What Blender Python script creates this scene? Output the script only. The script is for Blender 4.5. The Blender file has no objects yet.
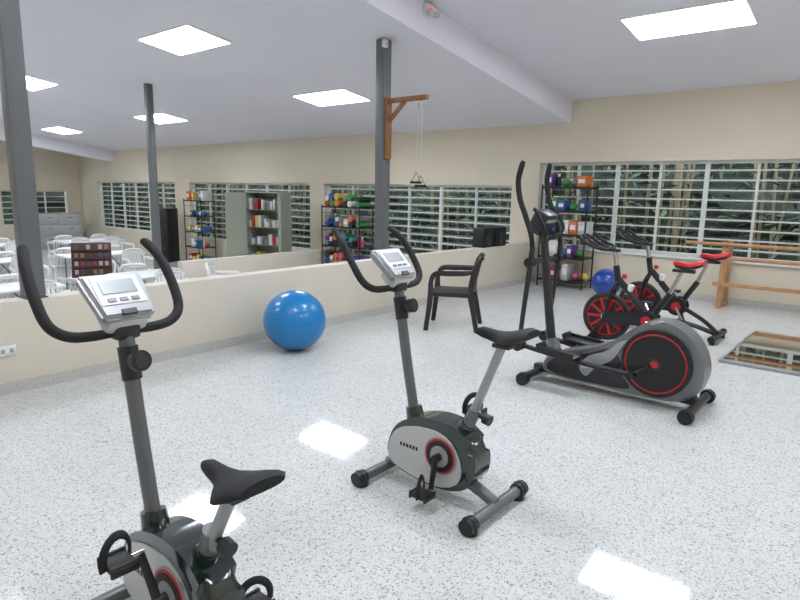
import bpy, bmesh, math, random
from mathutils import Vector, Matrix, Euler
random.seed(7)
scene = bpy.context.scene
try:
    scene.view_settings.view_transform = 'Standard'
except Exception: pass

# ------------------------------------------------------------------ materials
def lin(c):
    return tuple(((x/255.0)/12.92 if x/255.0 <= .04045 else (((x/255.0)+.055)/1.055)**2.4) for x in c)
MATS = {}
def mat(name, rgb, rough=.5, metal=0., coat=0., noise=0.0, nscale=8, emit=0, alpha=None):
    if name in MATS: return MATS[name]
    m = bpy.data.materials.new(name); m.use_nodes = True
    nt = m.node_tree; b = nt.nodes['Principled BSDF']
    c = lin(rgb)
    b.inputs['Base Color'].default_value = (*c, 1)
    b.inputs['Roughness'].default_value = rough
    b.inputs['Metallic'].default_value = metal
    b.inputs['Coat Weight'].default_value = coat
    b.inputs['Coat Roughness'].default_value = .1
    if alpha is not None: b.inputs['Alpha'].default_value = alpha
    if emit:
        b.inputs['Emission Color'].default_value = (*c, 1)
        b.inputs['Emission Strength'].default_value = emit
    if noise:
        tc = nt.nodes.new('ShaderNodeTexCoord'); n = nt.nodes.new('ShaderNodeTexNoise')
        n.inputs['Scale'].default_value = nscale; n.inputs['Detail'].default_value = 4
        r = nt.nodes.new('ShaderNodeValToRGB')
        r.color_ramp.elements[0].position = .3; r.color_ramp.elements[1].position = .7
        r.color_ramp.elements[0].color = (*[x*(1-noise) for x in c], 1)
        r.color_ramp.elements[1].color = (*[min(1, x*(1+noise*.6)) for x in c], 1)
        nt.links.new(tc.outputs['Object'], n.inputs['Vector'])
        nt.links.new(n.outputs['Fac'], r.inputs['Fac'])
        nt.links.new(r.outputs['Color'], b.inputs['Base Color'])
    MATS[name] = m
    return m

def terrazzo():
    m = bpy.data.materials.new('terrazzo'); m.use_nodes = True
    nt = m.node_tree; b = nt.nodes['Principled BSDF']; L = nt.links
    tc = nt.nodes.new('ShaderNodeTexCoord')
    v = nt.nodes.new('ShaderNodeTexVoronoi'); v.inputs['Scale'].default_value = 160
    sep = nt.nodes.new('ShaderNodeSeparateColor')
    r = nt.nodes.new('ShaderNodeValToRGB'); r.color_ramp.interpolation = 'CONSTANT'
    e = r.color_ramp.elements
    e[0].position = 0; e[0].color = (*lin((142, 144, 142)), 1)
    e[1].position = .06; e[1].color = (*lin((182, 184, 181)), 1)
    x = e.new(.17); x.color = (*lin((203, 205, 202)), 1)
    x = e.new(.45); x.color = (*lin((211, 213, 210)), 1)
    x = e.new(.92); x.color = (*lin((202, 197, 187)), 1)
    v2 = nt.nodes.new('ShaderNodeTexVoronoi'); v2.inputs['Scale'].default_value = 85
    sep2 = nt.nodes.new('ShaderNodeSeparateColor')
    r2 = nt.nodes.new('ShaderNodeValToRGB'); r2.color_ramp.interpolation = 'CONSTANT'
    r2.color_ramp.elements[0].color = (.7, .7, .7, 1); r2.color_ramp.elements[1].position = .035
    r2.color_ramp.elements[1].color = (1, 1, 1, 1)
    mx = nt.nodes.new('ShaderNodeMix'); mx.data_type = 'RGBA'; mx.blend_type = 'MULTIPLY'; mx.inputs[0].default_value = .8
    br = nt.nodes.new('ShaderNodeTexBrick'); br.offset = 0; br.squash = 1
    br.inputs['Scale'].default_value = 1; br.inputs['Brick Width'].default_value = .4
    br.inputs['Row Height'].default_value = .4; br.inputs['Mortar Size'].default_value = .002
    br.inputs['Color1'].default_value = (1, 1, 1, 1); br.inputs['Color2'].default_value = (.96, .96, .96, 1)
    br.inputs['Mortar'].default_value = (.82, .82, .82, 1)
    mx2 = nt.nodes.new('ShaderNodeMix'); mx2.data_type = 'RGBA'; mx2.blend_type = 'MULTIPLY'; mx2.inputs[0].default_value = 1
    L.new(tc.outputs['Object'], v.inputs['Vector']); L.new(tc.outputs['Object'], v2.inputs['Vector'])
    L.new(tc.outputs['Object'], br.inputs['Vector'])
    L.new(v.outputs['Color'], sep.inputs[0]); L.new(sep.outputs[0], r.inputs['Fac'])
    L.new(v2.outputs['Color'], sep2.inputs[0]); L.new(sep2.outputs[0], r2.inputs['Fac'])
    L.new(r.outputs['Color'], mx.inputs[6]); L.new(r2.outputs['Color'], mx.inputs[7])
    L.new(mx.outputs[2], mx2.inputs[6]); L.new(br.outputs['Color'], mx2.inputs[7])
    L.new(mx2.outputs[2], b.inputs['Base Color'])
    b.inputs['Roughness'].default_value = .06
    b.inputs['IOR'].default_value = 1.5
    b.inputs['Specular IOR Level'].default_value = .2
    return m

M_floor = terrazzo()
M_wall = mat('wall_paint_cream', (216, 206, 186), .7, noise=.03, nscale=2)
M_part = mat('partition_paint', (210, 202, 186), .6, noise=.03, nscale=2)
M_ceil = mat('ceiling_paint', (230, 228, 236), .8, noise=.02, nscale=1)
M_skirt = mat('skirting_terrazzo', (190, 188, 180), .3, noise=.15, nscale=60)
M_col = mat('column_grey_paint', (98, 101, 102), .4)
M_white = mat('white_paint', (225, 226, 224), .45)
M_winframe = mat('window_white', (212, 215, 212), .4)
M_glass = mat('louver_glass', (200, 210, 204), .15, alpha=.32)
M_glass2 = mat('louver_glass_clear', (180, 190, 182), .15, alpha=.12)
M_panel = mat('led_panel', (238, 244, 255), .5, emit=27)
M_black = mat('black_plastic', (24, 24, 26), .45)
M_blackm = mat('black_foam', (20, 20, 22), .7)
M_dark = mat('dark_grey_metal', (52, 53, 56), .35, .3)
M_grey = mat('grey_metal_paint', (108, 110, 112), .35, .4)
M_shell = mat('grey_shell_plastic', (118, 120, 122), .3, .3)
M_silver = mat('silver_plastic', (160, 162, 164), .35, .2)
M_lgrey = mat('light_grey_plastic', (196, 198, 196), .4)
M_green = mat('dark_green_gloss', (24, 38, 36), .12, coat=.8)
M_red = mat('red_plastic', (190, 28, 36), .4)
M_chrome = mat('chrome', (190, 190, 190), .15, 1)
M_lcd = mat('lcd_screen', (150, 160, 158), .25)
M_label = mat('label_white', (222, 223, 225), .4)
M_ball = mat('blue_vinyl', (8, 122, 188), .28, coat=.3)
M_ball2 = mat('deep_blue_vinyl', (16, 66, 150), .3, coat=.3)
M_wood = mat('wood_light', (184, 136, 92), .5, noise=.2, nscale=12)
M_wood2 = mat('wood_bracket', (140, 92, 54), .5, noise=.2, nscale=12)
M_rope = mat('rope', (190, 186, 175), .8)
M_mirror = mat('mirror_glass', (205, 200, 190), .03, 1)
M_cab = mat('cabinet_grey_green', (158, 164, 148), .45)
M_cabin = mat('cabinet_inside', (120, 128, 112), .6)
M_plast = mat('white_chair_plastic', (226, 226, 224), .4)
M_tab = mat('table_white', (226, 227, 226), .45)
M_ground = mat('garden_soil', (72, 76, 56), .9, noise=.5, nscale=3)
M_leafA = mat('leaf_green', (96, 122, 84), .6, noise=.5, nscale=2)
M_leafB = mat('leaf_dark', (46, 62, 44), .6, noise=.5, nscale=2)
M_stem = mat('bamboo_stem', (156, 142, 110), .6, noise=.3, nscale=4)
M_hedge = mat('hedge_dark', (66, 76, 64), .9, noise=.7, nscale=2)

# ------------------------------------------------------------------ mesh builder
class B:
    def __init__(s, name):
        s.name = name; s.v = []; s.f = []; s.mi = []; s.mats = []
    def add(s, vs, fs, m):
        if m not in s.mats: s.mats.append(m)
        i = s.mats.index(m); o = len(s.v)
        s.v += [tuple(x) for x in vs]
        for f in fs: s.f.append(tuple(o+k for k in f)); s.mi.append(i)
    def bm(s, bm, m, M=None):
        bm.verts.index_update()
        vs = [(M @ v.co) if M else v.co.copy() for v in bm.verts]
        s.add(vs, [[v.index for v in f.verts] for f in bm.faces], m); bm.free()
    def box(s, c, d, m, rot=(0, 0, 0), bev=0.0, seg=2):
        bm = bmesh.new(); bmesh.ops.create_cube(bm, size=1)
        for v in bm.verts: v.co = Vector((v.co.x*d[0], v.co.y*d[1], v.co.z*d[2]))
        if bev: bmesh.ops.bevel(bm, geom=bm.edges[:], offset=bev, segments=seg, affect='EDGES', profile=.5)
        s.bm(bm, m, Matrix.Translation(Vector(c)) @ Euler(rot).to_matrix().to_4x4())
    def cyl(s, a, b, r, m, r2=None, n=20, caps=True):
        a = Vector(a); b = Vector(b); r2 = r if r2 is None else r2
        d = (b-a).normalized(); up = Vector((0, 0, 1)) if abs(d.z) < .95 else Vector((1, 0, 0))
        x = d.cross(up).normalized(); y = d.cross(x)
        vs = []; fs = []
        for k in range(n):
            t = 2*math.pi*k/n; vs.append(a+(x*math.cos(t)+y*math.sin(t))*r)
        for k in range(n):
            t = 2*math.pi*k/n; vs.append(b+(x*math.cos(t)+y*math.sin(t))*r2)
        for k in range(n): fs.append((k, (k+1) % n, n+(k+1) % n, n+k))
        if caps: fs.append(tuple(range(n))[::-1]); fs.append(tuple(range(n, 2*n)))
        s.add(vs, fs, m)
    def tube(s, pts, r, m, n=12, sub=6, flat=1.0):
        P = [Vector(p) for p in pts]; R = r if isinstance(r, (list, tuple)) else [r]*len(P)
        Q = []; RR = []
        for i in range(len(P)-1):
            p0 = P[max(i-1, 0)]; p1 = P[i]; p2 = P[i+1]; p3 = P[min(i+2, len(P)-1)]
            for k in range(sub):
                t = k/sub
                Q.append(.5*((2*p1)+(p2-p0)*t+(2*p0-5*p1+4*p2-p3)*t*t+(3*p1-p0-3*p2+p3)*t**3))
                RR.append(R[i]*(1-t)+R[i+1]*t)
        Q.append(P[-1]); RR.append(R[-1])
        vs = []; fs = []; prev = None
        for i, q in enumerate(Q):
            d = (Q[min(i+1, len(Q)-1)]-Q[max(i-1, 0)]).normalized()
            if prev is None:
                up = Vector((0, 0, 1)) if abs(d.z) < .9 else Vector((1, 0, 0))
                x = d.cross(up).normalized()
            else:
                x = (prev-d*prev.dot(d)).normalized()
            prev = x; y = d.cross(x)
            for k in range(n):
                t = 2*math.pi*k/n; vs.append(q+(x*math.cos(t)+y*math.sin(t)*flat)*RR[i])
        for i in range(len(Q)-1):
            for k in range(n):
                fs.append((i*n+k, i*n+(k+1) % n, (i+1)*n+(k+1) % n, (i+1)*n+k))
        fs.append(tuple(range(n))[::-1]); fs.append(tuple((len(Q)-1)*n+k for k in range(n)))
        s.add(vs, fs, m)
    def sphere(s, c, r, m, sc=(1, 1, 1), n=32):
        bm = bmesh.new(); bmesh.ops.create_uvsphere(bm, u_segments=n, v_segments=n//2, radius=r)
        s.bm(bm, m, Matrix.Translation(Vector(c)) @ Matrix.Diagonal((*sc, 1)))
    def torus(s, c, R, r, m, axis='Y', n=40, k=10, sc=1.0):
        vs = []; fs = []
        for i in range(n):
            a = 2*math.pi*i/n
            for j in range(k):
                b = 2*math.pi*j/k; rr = R+r*math.cos(b); h = r*math.sin(b)*sc
                if axis == 'Y': p = (rr*math.cos(a), h, rr*math.sin(a))
                elif axis == 'X': p = (h, rr*math.cos(a), rr*math.sin(a))
                else: p = (rr*math.cos(a), rr*math.sin(a), h)
                vs.append(Vector(p)+Vector(c))
        for i in range(n):
            for j in range(k):
                fs.append((i*k+j, ((i+1) % n)*k+j, ((i+1) % n)*k+(j+1) % k, i*k+(j+1) % k))
        s.add(vs, fs, m)
    def prism(s, pts, y0, y1, m, bev=.01, smooth=4, seg=3):
        """closed outline in XZ plane extruded along Y, rim rounded"""
        P = [Vector((p[0], 0, p[1])) for p in pts]; N = len(P); Q = []
        if smooth:
            for i in range(N):
                p0, p1, p2, p3 = P[i-1], P[i], P[(i+1) % N], P[(i+2) % N]
                for k in range(smooth):
                    t = k/smooth
                    Q.append(.5*((2*p1)+(p2-p0)*t+(2*p0-5*p1+4*p2-p3)*t*t+(3*p1-p0-3*p2+p3)*t**3))
        else: Q = P
        bm = bmesh.new()
        a = [bm.verts.new((q.x, y0, q.z)) for q in Q]; b = [bm.verts.new((q.x, y1, q.z)) for q in Q]
        fa = bm.faces.new(a); fb = bm.faces.new(b[::-1])
        for i in range(len(Q)): j = (i+1) % len(Q); bm.faces.new((a[j], a[i], b[i], b[j]))
        if bev:
            ed = list(fa.edges)+list(fb.edges)
            bmesh.ops.bevel(bm, geom=ed, offset=bev, segments=seg, affect='EDGES', profile=.5)
        bmesh.ops.recalc_face_normals(bm, faces=bm.faces[:])
        s.bm(bm, m)
    def saddle(s, c, Lr, W, m, tilt=0):
        # nose towards -X
        ws = [.12, .2, .24, .3, .45, .72, .93, 1, .93, .7]; N = len(ws); K = 16; vs = []; fs = []
        for i, w in enumerate(ws):
            t = i/(N-1); x = (t-.5)*Lr; z = .012*math.sin(t*math.pi*2+.5*math.pi)+.03*t
            hw = w*W/2; th = .05+.012*t
            if i in (0, N-1): th *= .6
            for k in range(K):
                a = 2*math.pi*k/K; ca = math.cos(a); sa = math.sin(a)
                yy = hw*math.copysign(abs(ca)**.7, ca); zz = th/2*math.copysign(abs(sa)**.7, sa)
                zz -= .018*(abs(yy)/(W/2))**2 * (1 if sa > 0 else 0)
                vs.append((c[0]+x, c[1]+yy, c[2]+z+zz-(x*tilt)))
        for i in range(N-1):
            for k in range(K): fs.append((i*K+k, (i+1)*K+k, (i+1)*K+(k+1) % K, i*K+(k+1) % K))
        fs.append(tuple(range(K))); fs.append(tuple((N-1)*K+k for k in range(K))[::-1])
        s.add(vs, fs, m)
    def make(s, loc=(0, 0, 0), rz=0, name=None, angle=38, parent=None):
        me = bpy.data.meshes.new(s.name); me.from_pydata(s.v, [], s.f)
        for m in s.mats: me.materials.append(m)
        me.polygons.foreach_set('material_index', s.mi)
        me.polygons.foreach_set('use_smooth', [True]*len(s.f))
        me.update(); me.set_sharp_from_angle(angle=math.radians(angle))
        o = bpy.data.objects.new(name or s.name, me); o.location = loc; o.rotation_euler = (0, 0, rz)
        scene.collection.objects.link(o)
        if parent: o.parent = parent
        return o
def dup(o, loc, rz=0):
    n = bpy.data.objects.new(o.name.split('.')[0], o.data); n.location = loc; n.rotation_euler = (0, 0, rz)
    scene.collection.objects.link(n); return n

YB = 9.7; LOW = -.65; XS = -4.5; SL = .15
def ceilz(x, y): return (2.7 if x < XS else 3.05)+SL*(YB-y)

# ------------------------------------------------------------------ shell
b = B('floor'); b.box((-.35, 3.25, -.33), (9.6, 13.3, .66), M_floor); b.make()
b = B('floor_lower'); b.box((-14.5, 3.25, LOW-.05), (18.7, 13.3, .1), M_floor); b.make()

def wall_x(name, x0, x1, z0, z1, ops, y0, y1, m):
    b = B(name); cur = x0
    for (a, c, s0, s1) in sorted(ops):
        if a > cur: b.box(((cur+a)/2, (y0+y1)/2, (z0+z1)/2), (a-cur, y1-y0, z1-z0), m)
        b.box(((a+c)/2, (y0+y1)/2, (z0+s0)/2), (c-a, y1-y0, s0-z0), m)
        b.box(((a+c)/2, (y0+y1)/2, (z1+s1)/2), (c-a, y1-y0, z1-s1), m)
        cur = c
    if x1 > cur: b.box(((cur+x1)/2, (y0+y1)/2, (z0+z1)/2), (x1-cur, y1-y0, z1-z0), m)
    return b.make()
opsL = [(-22.4, -17.1, .05, 1.66), (-16.3, -11.0, .05, 1.66), (-10.5, -5.55, .05, 1.66)]
opsR = [(-5.02, 3.6, .63, 2.05)]
wall_x('wall_back', -24.0, 4.6, LOW-.1, 3.2, opsL+opsR, YB, YB+.2, M_wall)
b = B('wall_left')
for (y0, y1, z0, z1) in [(-3.4, 4.6, LOW-.1, 5), (4.6, 9.9, LOW-.1, .1), (4.6, 9.9, 1.3, 5), (9.2, 9.9, .1, 1.3), (6.8, 7.1, .1, 1.3)]:
    b.box((-23.9, (y0+y1)/2, (z0+z1)/2), (.2, y1-y0, z1-z0), M_wall)
b.make()
b = B('wall_right'); b.box((4.5, 3.25, 2.2), (.2, 13.3, 5.6), M_wall); b.make()
b = B('wall_front'); b.box((-9.7, -3.4, 2.1), (28.6, .2, 5.8), M_wall); b.make()

def slab(name, x0, x1, m):
    b = B(name); ya, yb = -3.4, 9.9; vs = []
    for x in (x0, x1):
        for y in (ya, yb):
            xm = (x0+x1)/2
            vs += [(x, y, ceilz(xm, y)), (x, y, ceilz(xm, y)+.1)]
    b.add(vs, [(0, 4, 6, 2), (1, 3, 7, 5), (0, 1, 5, 4), (2, 6, 7, 3), (0, 2, 3, 1), (4, 5, 7, 6)], m)
    return b
b = slab('ceiling', -24, XS-.1, M_ceil); b2 = slab('c2', XS-.01, 4.6, M_ceil)
b.add(b2.v, b2.f, M_ceil)
vs = []
for x in (XS-.14, XS):
    for y in (-3.4, 9.9): vs += [(x, y, ceilz(-6, y)-.02), (x, y, ceilz(0, y)+.08)]
b.add(vs, [(0, 4, 6, 2), (1, 3, 7, 5), (0, 1, 5, 4), (2, 6, 7, 3), (0, 2, 3, 1), (4, 5, 7, 6)], M_ceil)
b.make()
b = B('ceiling_beam'); vs = []
for x in (-21.2, -20.9):
    for y in (-3.3, 9.7): vs += [(x, y, ceilz(-6, y)-.38), (x, y, ceilz(-6, y)+.02)]
b.add(vs, [(0, 4, 6, 2), (1, 3, 7, 5), (0, 1, 5, 4), (2, 6, 7, 3), (0, 2, 3, 1), (4, 5, 7, 6)], M_ceil); b.make()

# partition
b = B('wall_partition'); b.box((-5.065, 3.2, .02), (.17, 13, 1.34), M_part, bev=.006); b.make()
b = B('wall_low'); b.box((-10.05, 7.7, -.225), (.15, 3.95, .85), M_part, bev=.006); b.make()
b = B('baseboard_partition'); b.box((-4.972, 3.2, .045), (.016, 12.9, .09), M_skirt); b.make()
b = B('baseboard_back'); b.box((-.2, 9.69, .045), (9.3, .02, .09), M_skirt); b.make()
b = B('electrical_outlet')
b.box((-4.972, 1.42, .33), (.012, .12, .075), M_white, bev=.004)
for dy in (-.028, .028): b.box((-4.965, 1.42+dy, .33), (.004, .026, .03), M_silver, bev=.001)
b.make()

# columns
def column(x, y, z0, w=.135):
    b = B('steel_column'); z1 = ceilz(x, y)
    b.box((0, 0, (z0+z1)/2), (w, w, z1-z0), M_col, bev=.008)
    b.box((0, 0, z0+.006), (w+.02, w+.02, .012), M_col)
    b.make((x, y, 0))
column(-5.07, 5.66, .69); column(-5.07, 1.66, .69); column(-10.6, 5.6, LOW, .115)
b = B('motion_sensor')
b.box((-4.98, 5.58, 3.24), (.05, .07, .09), M_white, bev=.012); b.sphere((-4.955, 5.58, 3.225), .022, M_lgrey, n=14)
b.make()

# windows
def window(name, x0, x1, z0, z1, y, step, dz=.125, glass=None):
    b = B(name); f = .045
    b.box(((x0+x1)/2, y, z0+f/2), (x1-x0, .07, f), M_winframe); b.box(((x0+x1)/2, y, z1-f/2), (x1-x0, .07, f), M_winframe)
    n = max(1, round((x1-x0)/step)); w = (x1-x0)/n
    for i in range(n+1):
        ww = .06 if i % 2 == 0 else .028
        x = min(max(x0+i*w, x0+ww/2), x1-ww/2)
        b.box((x, y, (z0+z1)/2), (ww, .06, z1-z0), M_winframe)
    z = z0+dz
    while z < z1-.05:
        b.box(((x0+x1)/2, y-.02, z), (x1-x0, .014, .02), M_winframe)
        b.box(((x0+x1)/2, y+.035, z), (x1-x0-.1, .11, .005), glass, rot=(-.75, 0, 0))
        z += dz
    b.make()
window('window_1', -22.4, -17.1, .05, 1.66, YB+.12, .88, .16, M_glass)
window('window_2', -16.3, -11.0, .05, 1.66, YB+.12, .88, .16, M_glass)
window('window_3', -10.5, -5.55, .05, 1.66, YB+.12, .82, .15, M_glass)
window('window_4', -5.02, 3.6, .63, 2.05, YB+.12, .66, .142, M_glass2)
b = B('window_5')
for (y0, y1) in [(4.6, 6.8), (7.1, 9.2)]:
    for z in [.12, .3, .5, .7, .9, 1.1, 1.28]: b.box((-23.9, (y0+y1)/2, z), (.04, y1-y0, .03), M_winframe)
    for k in range(4): b.box((-23.9, y0+(y1-y0)*k/3, .7), (.05, .04, 1.2), M_winframe)
b.make()
b = B('trim_sill'); b.box((-.75, YB-.01, .615), (8.5, .06, .03), M_white); b.make()

# ceiling lights
def clight(x, y):
    b = B('ceiling_light'); a, c = .6, .3
    def q(dx, dy, dz): return (x+dx, y+dy, ceilz(x, y+dy)+dz)
    for (ax, cx, z0, z1, m) in [(a+.02, c+.02, -.02, .0, M_white), (a, c, -.026, -.019, M_panel)]:
        vs = [q(-ax, -cx, z0), q(ax, -cx, z0), q(ax, cx, z0), q(-ax, cx, z0), q(-ax, -cx, z1), q(ax, -cx, z1), q(ax, cx, z1), q(-ax, cx, z1)]
        b.add(vs, [(3, 2, 1, 0), (4, 5, 6, 7), (0, 1, 5, 4), (1, 2, 6, 5), (2, 3, 7, 6), (3, 0, 4, 7)], m)
    b.make()
for x in (-2.12, -7.7, -13.3, -18.8):
    for y in (7.28, 4.6, 1.9, -.8): clight(x, y)
clight(2.9, 4.6); clight(2.9, 1.9); clight(2.9, 7.28)

b = B('emergency_light')
b.box((-4.47, 5.75, 3.57), (.06, .16, .1), M_white, bev=.01)
for dy in (-.05, .05):
    b.cyl((-4.44, 5.75+dy, 3.52), (-4.38, 5.75+dy, 3.5), .03, M_lgrey, r2=.04)
b.sphere((-4.435, 5.75, 3.57), .014, mat('led_red', (255, 40, 40), .4, emit=2), n=12)
b.make()

# ------------------------------------------------------------------ exercise bikes
def exercise_bike(loc, seat_dz=0, crank=-90, rz=0):
    b = B('exercise_bike')
    # stabilisers
    for x in (-.35, .34):
        b.cyl((x, -.2, .045), (x, .2, .045), .028, M_grey)
        for s in (-1, 1):
            b.cyl((x, s*.2, .045), (x, s*.262, .045), .038, M_black); b.cyl((x, s*.215, .0), (x, s*.215, .03), .035, M_black)
            b.torus((x, s*.232, .045), .036, .007, M_black, n=20, k=6)
    # base beams
    b.tube([(-.35, 0, .06), (-.22, 0, .11), (-.1, 0, .14)], .03, M_grey)
    b.tube([(.34, 0, .06), (.24, 0, .1), (.1, 0, .14)], .03, M_grey)
    # housing
    out = [(-.285, .11), (-.30, .19), (-.265, .295), (-.19, .365), (-.07, .41), (.05, .42), (.15, .40), (.235, .335), (.26, .24), (.235, .145), (.16, .085), (.03, .06), (-.14, .07)]
    b.prism(out, -.068, .068, M_green, bev=.045, seg=5)
    pan = [(-.275, .12), (-.29, .19), (-.262, .27), (-.21, .32), (-.12, .35), (-.03, .362), (.045, .358), (.115, .325), (.16, .265), (.18, .19), (.155, .12), (.09, .085), (.02, .072), (-.13, .08)]
    for s in (-1, 1):
        y0, y1 = (-.076, -.045) if s < 0 else (.045, .076)
        b.prism(pan, y0, y1, M_lgrey, bev=.008)
        cx, cz = .058, .245
        b.cyl((cx, s*.07, cz), (cx, s*.082, cz), .098, M_silver, n=40)
        b.cyl((cx, s*.07, cz), (cx, s*.085, cz), .09, M_red, n=40)
        b.cyl((cx, s*.07, cz), (cx, s*.088, cz), .08, M_black, n=40)
        b.cyl((cx, s*.07, cz), (cx, s*.092, cz), .054, M_silver, n=32)
        for k in range(6): b.box((-.2+k*.021, s*.0765, .235-.0*k), (.013, .002, .02), M_black)
        # cranks
        a = math.radians(crank if s < 0 else crank+180)
        ex, ez = cx+.165*math.cos(a), cz+.165*math.sin(a)
        b.cyl((cx, s*.08, cz), (cx, s*.13, cz), .02, M_black)
        b.tube([(cx, s*.12, cz), (ex, s*.13, ez)], [.016, .013], M_black, n=8)
        b.cyl((ex, s*.12, ez), (ex, s*.16, ez), .012, M_chrome)
        b.box((ex, s*.2, ez), (.11, .085, .024), M_black, bev=.008)
        b.box((ex-.045, s*.2, ez), (.012, .09, .036), M_black, bev=.004); b.box((ex+.045, s*.2, ez), (.012, .09, .036), M_black, bev=.004)
        st = [(ex+.02*math.cos(t)-.01, s*(.2+.052*math.cos(t)), ez+.02+.065*math.sin(t)) for t in [k*math.pi/8 for k in range(-1, 10)]]
        b.tube(st, .014, M_blackm, n=8, sub=2, flat=.3)
    # upright post
    b.tube([(-.15, 0, .30), (-.18, 0, .425)], [.055, .043], M_green, n=20)
    b.tube([(-.165, 0, .34), (-.24, 0, .70), (-.30, 0, 1.05)], .027, M_grey, n=16)
    b.tube([(-.27, 0, .885), (-.292, 0, 1.0)], .034, M_dark, n=16)
    b.cyl((-.28, 0, .95), (-.205, 0, .965), .016, M_black)
    b.cyl((-.225, 0, .96), (-.195, 0, .967), .036, M_black, n=24); b.cyl((-.196, 0, .967), (-.191, 0, .968), .024, M_dark)
    # handlebar
    for s in (-1, 1):
        b.tube([(-.305, 0, 1.055), (-.31, s*.1, 1.05), (-.32, s*.18, 1.06), (-.345, s*.228, 1.10), (-.40, s*.24, 1.18), (-.47, s*.235, 1.27), (-.535, s*.218, 1.325), (-.56, s*.21, 1.335)],
               [.015, .017, .018, .018, .018, .018, .018, .012], M_blackm, n=14)
    b.box((-.305, 0, 1.06), (.07, .09, .07), M_dark, bev=.015)
    # console
    Rm = (0, math.radians(42), 0)
    b.box((-.315, 0, 1.10), (.10, .15, .07), M_lgrey, rot=Rm, bev=.02)
    bm = bmesh.new(); bmesh.ops.create_cube(bm, size=1)
    for v in bm.verts:
        k = 1.0 if v.co.x < 0 else .8
        v.co = Vector((v.co.x*.2, v.co.y*.225*k, v.co.z*.05))
    bmesh.ops.bevel(bm, geom=bm.edges[:], offset=.014, segments=3, affect='EDGES')
    MM = Matrix.Translation((-.335, 0, 1.165)) @ Euler(Rm).to_matrix().to_4x4()
    b.bm(bm, M_silver, MM)
    def onc(c, d, m, bev=.002):
        bm = bmesh.new(); bmesh.ops.create_cube(bm, size=1)
        for v in bm.verts: v.co = Vector((v.co.x*d[0], v.co.y*d[1], v.co.z*d[2]))
        b.bm(bm, m, MM @ Matrix.Translation(c))
    onc((-.015, 0, .026), (.125, .16, .004), M_label); onc((-.028, 0, .029), (.06, .12, .004), M_lcd)
    for k in range(3): onc((.03, -.04+.04*k, .029), (.014, .026, .006), M_grey)
    onc((.082, 0, .024), (.02, .05, .012), M_dark)
    # seat
    sz = .85+seat_dz
    x1 = .34+seat_dz*.15
    b.tube([(.10, 0, .32), (.170, 0, .425)], [.052, .04], M_green, n=20)
    b.tube([(.155, 0, .39), (x1-.005, 0, sz-.0)], .022, M_silver, n=16)
    b.tube([(.15, 0, .38), (.155+(x1-.17)*.28, 0, .50)], .031, M_grey, n=16)
    b.cyl((.205, 0, .485), (.28, 0, .47), .012, M_black); b.cyl((.255, 0, .475), (.29, 0, .468), .027, M_black, n=20)
    b.box((x1, 0, sz+.0), (.09, .06, .02), M_dark, bev=.004)
    b.saddle((x1+.0, 0, sz+.035), .29, .23, M_blackm)
    return b.make(loc, rz)
exercise_bike((-1.70, 2.37, 0), 0, -95)
exercise_bike((-1.73, .94, 0), -.19, 118)

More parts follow.
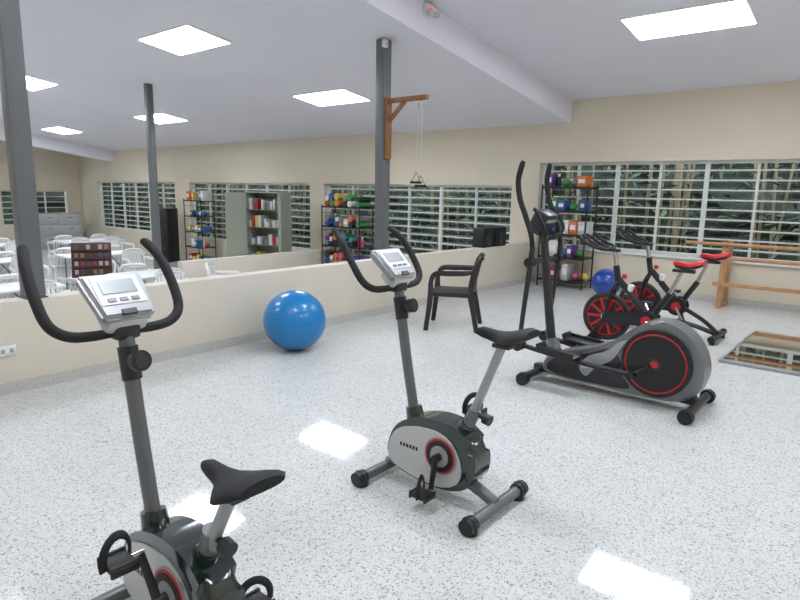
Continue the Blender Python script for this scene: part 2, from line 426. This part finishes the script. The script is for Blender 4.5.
# ------------------------------------------------------------------ elliptical
def elliptical():
    b = B('elliptical_trainer')
    for x, h in ((-.55, .27), (.7, .27)):
        b.cyl((x, -h, .06), (x, h, .06), .032, M_dark)
        for s in (-1, 1):
            b.cyl((x, s*(h-.01), .052), (x, s*(h+.05), .052), .05, M_black)
            b.torus((x, s*(h+.02), .052), .044, .01, M_black, n=20, k=6)
    b.box((.05, 0, .09), (1.28, .08, .06), M_dark, bev=.008)
    out = [(-.47, .1), (-.45, .22), (-.3, .29), (-.12, .345), (.05, .42), (.2, .54), (.36, .64), (.52, .63), (.66, .53), (.74, .36), (.72, .18), (.6, .085), (.3, .06), (0, .07), (-.3, .07)]
    b.prism(out, -.1, .1, M_shell, bev=.03, seg=4)
    pan = [(-.43, .12), (-.41, .2), (-.26, .265), (-.08, .32), (.06, .38), (.16, .3), (.17, .2), (.24, .1), (.0, .085), (-.28, .085)]
    stripe = [(-.1, .13), (-.02, .22), (.1, .3), (.17, .42), (.2, .47), (.13, .44), (.05, .36), (-.08, .3), (-.16, .2)]
    for s in (-1, 1):
        ys = sorted((s*.085, s*.106)); b.prism(pan, ys[0], ys[1], M_dark, bev=.006)
        ys = sorted((s*.09, s*.111)); b.prism(stripe, ys[0], ys[1], M_silver, bev=.004)
        c = (.42, .335)
        b.cyl((c[0], s*.09, c[1]), (c[0], s*.125, c[1]), .25, M_dark, n=56)
        b.cyl((c[0], s*.09, c[1]), (c[0], s*.13, c[1]), .242, M_black, n=56)
        b.torus((c[0], s*.13, c[1]), .215, .006, M_red, n=56, k=6)
        b.cyl((c[0], s*.09, c[1]), (c[0], s*.145, c[1]), .026, M_red, n=24)
        b.cyl((c[0], s*.09, c[1]), (c[0], s*.136, c[1]), .045, M_dark, n=24)
        for k in range(6): b.box((-.13+k*.024, s*.112, .2+k*.004), (.015, .003, .02), M_label)
        # moving arm
        b.tube([(-.62, s*.25, .33), (-.6, s*.25, .6), (-.565, s*.25, .95), (-.55, s*.25, 1.12)], [.02, .02, .022, .022], M_dark, n=14)
        b.tube([(-.55, s*.25, 1.1), (-.57, s*.25, 1.22), (-.63, s*.25, 1.37), (-.685, s*.25, 1.5), (-.71, s*.245, 1.64), (-.69, s*.235, 1.76), (-.68, s*.23, 1.79)], [.018, .021, .022, .022, .022, .022, .014], M_blackm, n=14)
        b.cyl((-.565, 0, 1.0), (-.565, s*.27, 1.0), .022, M_dark); b.cyl((-.565, s*.215, 1.0), (-.565, s*.285, 1.0), .038, M_black)
        # fixed grip
        b.tube([(-.57, s*.02, 1.17), (-.52, s*.12, 1.2), (-.5, s*.17, 1.27), (-.56, s*.17, 1.38), (-.6, s*.165, 1.42)], .015, M_blackm)
        # crank, pedal rail and footplate
        px, pz = (.27, .235) if s < 0 else (.5, .48)
        b.tube([(c[0]-.04, s*.145, c[1]-.02) if s < 0 else (c[0], s*.145, c[1]), (px, s*.15, pz)], .016, M_black, n=8)
        b.cyl((px, s*.13, pz), (px, s*.2, pz), .026, M_black)
        b.tube([(-.63, s*.215, .31), (-.4, s*.2, .28), (-.05, s*.175, .245), (px, s*.175, pz)], .02, M_black, n=10)
        b.cyl((-.63, s*.19, .31), (-.63, s*.275, .31), .045, M_black)
        fx = -.28
        b.box((fx, s*.235, .305), (.33, .14, .03), M_black, rot=(0, .08, 0), bev=.012)
        b.box((fx-.15, s*.235, .34), (.03, .14, .06), M_black, rot=(0, -.3, 0), bev=.01)
        b.box((fx, s*.30, .325), (.3, .014, .04), M_black, rot=(0, .08, 0), bev=.005)
    b.tube([(-.43, 0, .15), (-.5, 0, .6), (-.585, 0, 1.2)], [.042, .036, .03], M_dark, n=18)
    b.tube([(-.42, 0, .2), (-.45, 0, .36)], [.07, .045], M_shell, n=18)
    b.box((-.6, 0, 1.31), (.13, .21, .19), M_dark, rot=(0, .45, 0), bev=.02)
    b.box((-.55, 0, 1.345), (.09, .17, .03), M_silver, rot=(0, .9, 0), bev=.008)
    b.make((-1.70, 4.55, 0))
elliptical()

# ------------------------------------------------------------------ spin bikes
def spin_bike(loc, frame_m, rz=0):
    b = B('spin_bike')
    for x in (-.55, .45):
        b.box((x, 0, .06), (.07, .52, .04), M_black, bev=.01)
        for s in (-1, 1): b.cyl((x, s*.22, .0), (x, s*.22, .045), .03, M_black); b.cyl((x, s*.245, .06), (x, s*.285, .06), .035, M_black)
    b.tube([(-.55, 0, .07), (-.2, 0, .13), (.1, 0, .15), (.45, 0, .07)], .026, frame_m)
    wx, wz, r = -.4, .31, .23
    b.torus((wx, 0, wz), r, .02, M_dark, n=48)
    b.cyl((wx, -.018, wz), (wx, .018, wz), r, M_black, n=48)
    for s in (-1, 1):
        b.torus((wx, s*.02, wz), .19, .006, M_red, n=40, k=6)
        for k in range(10):
            a = 2*math.pi*k/10
            b.box((wx+.12*math.cos(a), s*.022, wz+.12*math.sin(a)), (.13, .008, .026), M_red, rot=(0, -a, 0))
        b.cyl((wx, s*.0, wz), (wx, s*.045, wz), .04, M_label)
        # fork
        b.tube([(wx, s*.05, wz), (-.36, s*.05, .55), (-.3, s*.02, .68)], .018, frame_m)
        b.tube([(wx, s*.05, wz), (-.5, s*.05, .15), (-.55, s*.04, .08)], .018, frame_m)
        # chain guard and crank
        b.cyl((.02, s*.05, .33), (.02, s*.075, .33), .1, M_black, n=32)
        b.cyl((.02, s*.05, .33), (.02, s*.08, .33), .05, M_red, n=32)
        a = math.radians(-60 if s < 0 else 120); ex, ez = .02+.16*math.cos(a), .33+.16*math.sin(a)
        b.tube([(.02, s*.09, .33), (ex, s*.1, ez)], .014, M_chrome, n=8); b.box((ex, s*.16, ez), (.1, .09, .03), M_black, bev=.008)
        # handlebars
        b.tube([(-.42, 0, 1.0), (-.42, s*.12, 1.0), (-.47, s*.2, 1.02), (-.58, s*.22, 1.06), (-.66, s*.2, 1.12)], .016, M_blackm)
        b.tube([(-.42, s*.05, 1.0), (-.52, s*.07, 1.03), (-.64, s*.06, 1.1), (-.69, s*.03, 1.13)], .014, M_blackm)
    b.prism([(-.4, .36), (-.1, .4), (.05, .43), (.12, .36), (.08, .26), (-.1, .27), (-.38, .25)], -.062, -.045, M_black, bev=.005)
    b.tube([(-.3, 0, .70), (-.1, 0, .48), (.05, 0, .33)], .034, frame_m)
    b.tube([(-.3, 0, .64), (-.34, 0, .84)], .032, frame_m); b.tube([(-.33, 0, .8), (-.37, 0, .99)], .022, M_chrome)
    b.box((-.4, 0, .99), (.18, .05, .03), M_dark, bev=.006)
    b.sphere((-.25, 0, .74), .026, M_red, n=14); b.cyl((-.3, 0, .7), (-.25, 0, .74), .01, M_chrome)
    b.tube([(.1, 0, .12), (.05, 0, .33), (.2, 0, .62)], .03, frame_m)
    b.tube([(.05, 0, .33), (.3, 0, .2), (.45, 0, .08)], .024, frame_m)
    b.tube([(.18, 0, .58), (.28, 0, .84)], .021, M_chrome)
    b.box((.3, 0, .845), (.2, .045, .03), M_dark, bev=.006)
    b.saddle((.34, 0, .9), .28, .19, M_red); b.saddle((.34, 0, .88), .25, .17, M_black)
    b.cyl((-.2, 0, .56), (-.17, 0, .66), .03, M_label)
    b.make(loc, rz)
M_frameA = mat('spin_frame_black', (30, 30, 32), .3)
spin_bike((-1.86, 6.0, 0), M_frameA)
spin_bike((-1.88, 7.05, 0), M_frameA)

# ------------------------------------------------------------------ balls
def ball(loc, r, m):
    b = B('exercise_ball'); b.sphere((0, 0, 0), r, m, sc=(1, 1, .97), n=64)
    for z in [k*.14-.98 for k in range(15)]:
        if abs(z) < .93: b.torus((0, 0, z*r*.97), r*math.sqrt(1-z*z)+.0005, .0022, m, axis='Z', n=64, k=6)
    b.cyl((0, -r-.001, 0), (0, -r+.01, 0), .012, m)
    b.make((loc[0], loc[1], r*.97), .6)
ball((-4.43, 3.70), .3, M_ball); ball((-3.41, 8.95), .22, M_ball2)

# ------------------------------------------------------------------ plastic armchair
def plastic_chair(name, m):
    b = B(name)   # front faces -Y
    b.box((0, -.01, .425), (.46, .44, .022), m, bev=.01)
    b.box((0, -.225, .41), (.44, .025, .05), m, bev=.01)
    for s in (-1, 1):
        b.box((s*.225, 0, .41), (.022, .42, .05), m, bev=.008)
        b.tube([(s*.27, -.27, 0), (s*.25, -.24, .25), (s*.24, -.225, .43), (s*.265, -.22, .56), (s*.28, -.17, .645), (s*.28, -.02, .655), (s*.27, .13, .66), (s*.235, .22, .67)],
               [.026, .03, .034, .026, .03, .032, .03, .024], m, n=10, flat=.6)
        b.tube([(s*.25, .30, 0), (s*.235, .25, .25), (s*.225, .215, .43), (s*.225, .235, .62), (s*.21, .275, .78), (s*.15, .30, .835), (0, .315, .85)],
               [.026, .03, .032, .026, .026, .03, .032], m, n=10, flat=.6)
    for k in range(7):
        x = -.165+k*.055
        b.box((x, .255+.02*(1-(x/.2)**2), .635), (.046, .012, .40), m, rot=(-.22, 0, 0), bev=.004)
    b.tube([(-.22, .215, .46), (0, .235, .455), (.22, .215, .46)], .026, m, n=8)
    b.tube([(-.2, .285, .79), (0, .305, .80), (.2, .285, .79)], .035, m, n=8, flat=.35)
    return b
M_blk_ch = mat('dark_chair_plastic', (40, 36, 36), .4)
plastic_chair('plastic_armchair', M_blk_ch).make((-3.9, 5.6, 0), math.radians(-62))

H = math.pi/2
wc = plastic_chair('white_plastic_chair', M_plast).make((-9.25, 6.15, LOW), 2.4)
def table(x, y, rz=0):
    b = B('folding_table')
    b.box((0, 0, .73), (1.6, .76, .04), M_tab, bev=.012)
    for s in (-1, 1):
        for t in (-1, 1): b.tube([(s*.62, t*.3, 0), (s*.62, t*.27, .71)], .015, M_grey, n=8)
        b.tube([(s*.62, -.29, .12), (s*.62, .29, .12)], .012, M_grey, n=8)
        b.tube([(s*.62, 0, .12), (s*.2, 0, .7)], .01, M_grey, n=8)
    b.make((x, y, LOW), rz)
TT = [(-9.7, 2.7), (-9.7, 4.6), (-13.2, 3.6), (-13.2, 5.7), (-16.6, 4.6), (-16.6, 6.9)]
for (x, y) in TT: table(x, y, H)
for (x, y) in TT:
    for s in (-1, 1):
        for dy in (-.42, .42):
            dup(wc, (x+s*.78+random.uniform(-.06, .06), y+dy, LOW), (-H if s < 0 else H)+random.uniform(-.25, .25))
dup(wc, (-8.0, 4.75, LOW), 2.9)
dup(wc, (-7.2, 3.0, LOW), 2.0)

b = B('display_board')
b.box((0, 0, .29), (.56, .03, .54), mat('board_brown', (70, 28, 26), .5), rot=(-.25, 0, 0), bev=.006)
cols = [(120, 100, 70), (120, 40, 36), (60, 66, 80), (150, 146, 140), (50, 34, 28)]
for i in range(4):
    b.box((0, -.035+(.05+i*.125-.27)*.25, .06+i*.125), (.54, .03, .012), mat('board_brown', (0, 0, 0)), bev=.003)
    for j in range(6):
        zz = .115+i*.125; q = random.randrange(5)
        b.box((-.21+j*.084, -.022+(zz-.27)*.25, zz), (.05, .012, .07), mat('print_%d' % q, cols[q], .6), rot=(-.25, 0, 0))
b.box((0, .16, .27), (.04, .02, .5), M_wood2, rot=(.3, 0, 0))
b.make((-9.6, 4.0, LOW+.76), math.radians(62))

# ------------------------------------------------------------------ racks
PAL = [(170, 40, 46), (60, 130, 70), (205, 110, 50), (50, 86, 150), (200, 180, 80), (100, 60, 130), (205, 205, 200), (40, 40, 44), (60, 130, 135), (180, 90, 120), (190, 190, 185), (120, 120, 120)]
def rack(name, loc, w, d, h, n, rz=0, kind='mixed', m=M_black):
    b = B(name)
    for sx in (-1, 1):
        for sy in (-1, 1): b.cyl((sx*w/2, sy*d/2, 0), (sx*w/2, sy*d/2, h), .014, m, n=8)
        for zz in [h*(i+.5)/n for i in range(n)]:
            b.cyl((sx*w/2, -d/2, zz), (sx*w/2, d/2, zz), .006, m, n=6)
    lv = []
    for i in range(n):
        z = .12+(h-.17)*i/(n-1); lv.append(z)
        b.box((0, 0, z), (w, d, .014), m)
        for sy in (-1, 1): b.box((0, sy*d/2, z), (w, .012, .035), m)
    o = b.make(loc, rz)
    s = B('rack_supplies')
    gap = (h-.17)/(n-1)
    for i, z in enumerate(lv):
        x = -w/2+.07; z += .0075
        while x < w/2-.06:
            c = PAL[random.randrange(len(PAL))]; mm = mat('supply_%d_%d_%d' % c, c, .5)
            t = random.random(); hh = min(gap*.8, .3)*random.uniform(.5, .95)
            if kind == 'mats' and t < .65:
                r = random.uniform(.05, .075)
                for rr in range(2 if gap > .3 else 1):
                    c = PAL[random.randrange(len(PAL))]; mm = mat('supply_%d_%d_%d' % c, c, .5)
                    s.cyl((x+r, -d/2+.02, z+r+rr*2*r), (x+r, d/2-.02, z+r+rr*2*r), r, mm, n=16)
                x += 2*r+.01
            elif t < .3:
                r = min(.07, hh/2+.02); s.sphere((x+r, -.02, z+r), r, mm, n=16); x += 2*r+.015
            elif t < .75:
                ww = random.uniform(.06, .16); s.box((x+ww/2, -.02, z+hh/2), (ww, d*.7, hh), mm, bev=.004)
                s.box((x+ww/2, -.02-d*.352, z+hh*.55), (ww*.7, .002, hh*.35), M_label); x += ww+.02
            else:
                r = random.uniform(.03, .05); s.cyl((x+r, -.02, z), (x+r, -.02, z+hh*.8), r, mm, n=14)
                s.cyl((x+r, -.02, z+hh*.8), (x+r, -.02, z+hh), r*.5, M_label, n=12); x += 2*r+.02
    s.make((0, 0, 0), 0, parent=o)
rack('storage_rack', (-4.3, 9.38, 0), .78, .38, 1.68, 5)
rack('storage_rack', (-9.35, 9.3, LOW), 1.15, .4, 1.86, 5, kind='mats')
rack('storage_rack', (-15.0, 9.2, LOW), .85, .4, 1.86, 5)

b = B('metal_cabinet')
W, D_, Hh = .95, .45, 2.1
b.box((0, D_/2, Hh/2), (W, .02, Hh), M_cab); b.box((0, 0, Hh-.01), (W, D_, .02), M_cab); b.box((0, 0, .05), (W, D_, .1), M_cab)
for s in (-1, 1): b.box((s*W/2, 0, Hh/2), (.02, D_, Hh), M_cab)
for i in range(5):
    z = .1+i*.4; b.box((0, 0, z), (W-.03, D_-.04, .015), M_cabin)
    x = -W/2+.04
    while x < W/2-.1:
        ww = random.uniform(.04, .1); hh = random.uniform(.12, .28); c = PAL[random.choice([0, 4, 6, 6, 6, 10, 10, 10, 11, 11])]
        b.box((x+ww/2, -.03, z+.008+hh/2), (ww, .26, hh), mat('supply_%d_%d_%d' % c, c, .5)); x += ww+random.choice([.006, .03, .1])
b.box((-W/2-.16, -D_/2-.16, Hh/2), (.46, .02, Hh-.04), M_cab, rot=(0, 0, math.radians(45)))
b.box((W/2+.16, -D_/2-.16, Hh/2), (.46, .02, Hh-.04), M_cab, rot=(0, 0, math.radians(-45)))
b.make((-11.3, 8.7, LOW), math.radians(12))
b = B('filing_cabinet')
b.box((0, 0, .6), (1.3, .5, 1.2), M_cab, bev=.01)
for i in range(3):
    for s in (-1, 1): b.box((s*.32, -.255, .22+i*.38), (.58, .015, .34), M_silver, bev=.004); b.box((s*.32, -.27, .3+i*.38), (.14, .02, .02), M_dark)
b.make((-22.7, 8.5, LOW), math.radians(70))
b = B('floor_speaker')
b.box((0, 0, .78), (.62, .45, 1.56), M_black, bev=.02)
for z in (.4, .85, 1.3): b.cyl((0, -.23, z), (0, -.235, z), .18 if z < 1.2 else .07, M_dark, n=28); b.torus((0, -.233, z), .18 if z < 1.2 else .07, .01, M_dark)
b.make((-16.7, 9.1, LOW), .3)

def amp(loc):
    b = B('loudspeaker')
    b.box((0, 0, .15), (.2, .32, .3), M_black, bev=.01)
    b.cyl((.1, 0, .12), (.106, 0, .12), .085, M_dark, n=28); b.torus((.104, 0, .12), .085, .008, M_dark, axis='X')
    b.cyl((.1, 0, .25), (.106, 0, .25), .03, M_dark, n=20)
    b.make(loc)
amp((-5.07, 8.05, .69)); amp((-5.07, 8.42, .69))

# ------------------------------------------------------------------ ballet barre / wooden rails
b = B('wooden_exercise_rails')
for x in (-1.9, -.4, 1.1, 2.4):
    b.box((x, 9.2, .46), (.06, .04, .92), M_wood, bev=.005); b.box((x, 9.4, .88), (.05, .4, .05), M_wood, bev=.005)
    b.box((x, 9.35, .02), (.05, .4, .04), M_wood, bev=.005)
    b.box((x, 9.57, .46), (.06, .04, .92), M_wood, bev=.005)
b.cyl((-2.4, 9.17, .89), (2.8, 9.17, .89), .024, M_wood); b.cyl((-2.2, 9.17, .70), (2.8, 9.17, .70), .024, M_wood)
b.box((.3, 9.17, .34), (4.6, .03, .05), M_wood, bev=.005)
b.make()

# mirror on floor
b = B('floor_mirror')
b.box((-.2, 6.97, .012), (2.0, 1.65, .02), M_dark, bev=.003)
b.box((-.2, 6.97, .024), (1.97, 1.62, .006), M_mirror)
for (c, d) in [((-.2, 6.15, .015), (2.02, .02, .03)), ((-.2, 7.79, .015), (2.02, .02, .03)), ((-1.2, 6.97, .015), (.02, 1.65, .03)), ((.8, 6.97, .015), (.02, 1.65, .03))]:
    b.box(c, d, M_silver, bev=.004)
b.make()

# ------------------------------------------------------------------ pulley bracket on column
b = B('pulley_exerciser')
cx, cy = -5.0, 5.66
b.box((cx+.015, cy, 2.28), (.03, .1, .72), M_wood2, bev=.004)
b.box((cx+.31, cy, 2.60), (.6, .05, .055), M_wood2, bev=.004)
b.box((cx+.15, cy, 2.47), (.34, .04, .045), M_wood2, rot=(0, math.radians(-42), 0), bev=.004)
b.torus((cx+.5, cy, 2.54), .035, .008, M_chrome, n=20); b.cyl((cx+.5, cy, 2.6), (cx+.5, cy, 2.54), .006, M_chrome)
HND = ((-.035, 1.76), (.035, 1.72))
for dx, zb in HND: b.tube([(cx+.5+dx, cy, 2.54), (cx+.5+dx, cy, zb)], .004, M_rope, n=6, sub=1)
for dx, zb in HND:
    x = cx+.5+dx
    b.tube([(x, cy, zb), (x-.05, cy-.03, zb-.12)], .004, M_dark, n=6, sub=1); b.tube([(x, cy, zb), (x+.05, cy+.03, zb-.12)], .004, M_dark, n=6, sub=1)
    b.cyl((x-.06, cy-.035, zb-.12), (x+.06, cy+.035, zb-.12), .014, M_black)
b.make()

# ------------------------------------------------------------------ outdoors
b = B('ground_outside'); b.box((-14, 14, -.9), (60, 12, .1), M_ground); b.make()
b = B('hedge_background'); vs = []; fs = []
path = [(-28, 2), (-28, 8), (-28, 14.8), (-26, 15.2)]+[(-26+i*.6, 15.2) for i in range(1, 60)]
path = [(-28, 2+.6*i) for i in range(22)]+path[3:]
nx = len(path)-1; nz = 16
for j in range(nz+1):
    for i in range(nx+1):
        vs.append((path[i][0]+random.uniform(-.3, .3), path[i][1]+random.uniform(-.4, .4), -1+j*.33+random.uniform(-.1, .1)))
for j in range(nz):
    for i in range(nx): fs.append((j*(nx+1)+i, j*(nx+1)+i+1, (j+1)*(nx+1)+i+1, (j+1)*(nx+1)+i))
b.add(vs, fs, M_hedge); b.make(angle=180)
b = B('garden_foliage')
for k in range(9000):
    x = random.uniform(-26, 5); y = random.uniform(11, 13.9); z = random.uniform(-.8, 3.4)
    L_ = random.uniform(.12, .34); w = L_*.14; e = Euler((random.uniform(-1.2, .6), random.uniform(-.6, .6), random.uniform(0, 6.28))).to_matrix()
    pts = [Vector((0, 0, 0)), Vector((w, L_*.4, .01)), Vector((0, L_, -.04)), Vector((-w, L_*.4, .01))]
    b.add([e @ p+Vector((x, y, z)) for p in pts], [(0, 1, 2, 3)], M_leafA if random.random() < .5 else M_leafB)
for k in range(110):
    x = random.uniform(-26, 5); y = random.uniform(11.2, 13.6)
    b.cyl((x, y, -.9), (x+random.uniform(-.5, .5), y, 4), random.uniform(.015, .05), M_stem, n=6)
b.make(angle=180)

# world
w = bpy.data.worlds.new('World'); scene.world = w; w.use_nodes = True
bg = w.node_tree.nodes['Background']; bg.inputs['Color'].default_value = (.66, .75, .84, 1); bg.inputs['Strength'].default_value = 3.4

# camera
cd = bpy.data.cameras.new('Camera'); cd.sensor_width = 36; cd.lens = 27; cd.clip_start = .05
cam = bpy.data.objects.new('Camera', cd); scene.collection.objects.link(cam)
R = Matrix.Rotation(math.radians(40), 4, 'Z') @ Matrix.Rotation(math.radians(79.6), 4, 'X') @ Matrix.Rotation(math.radians(1.0), 4, 'Z')
cam.matrix_world = Matrix.Translation((0, 0, 1.55)) @ R
scene.camera = cam
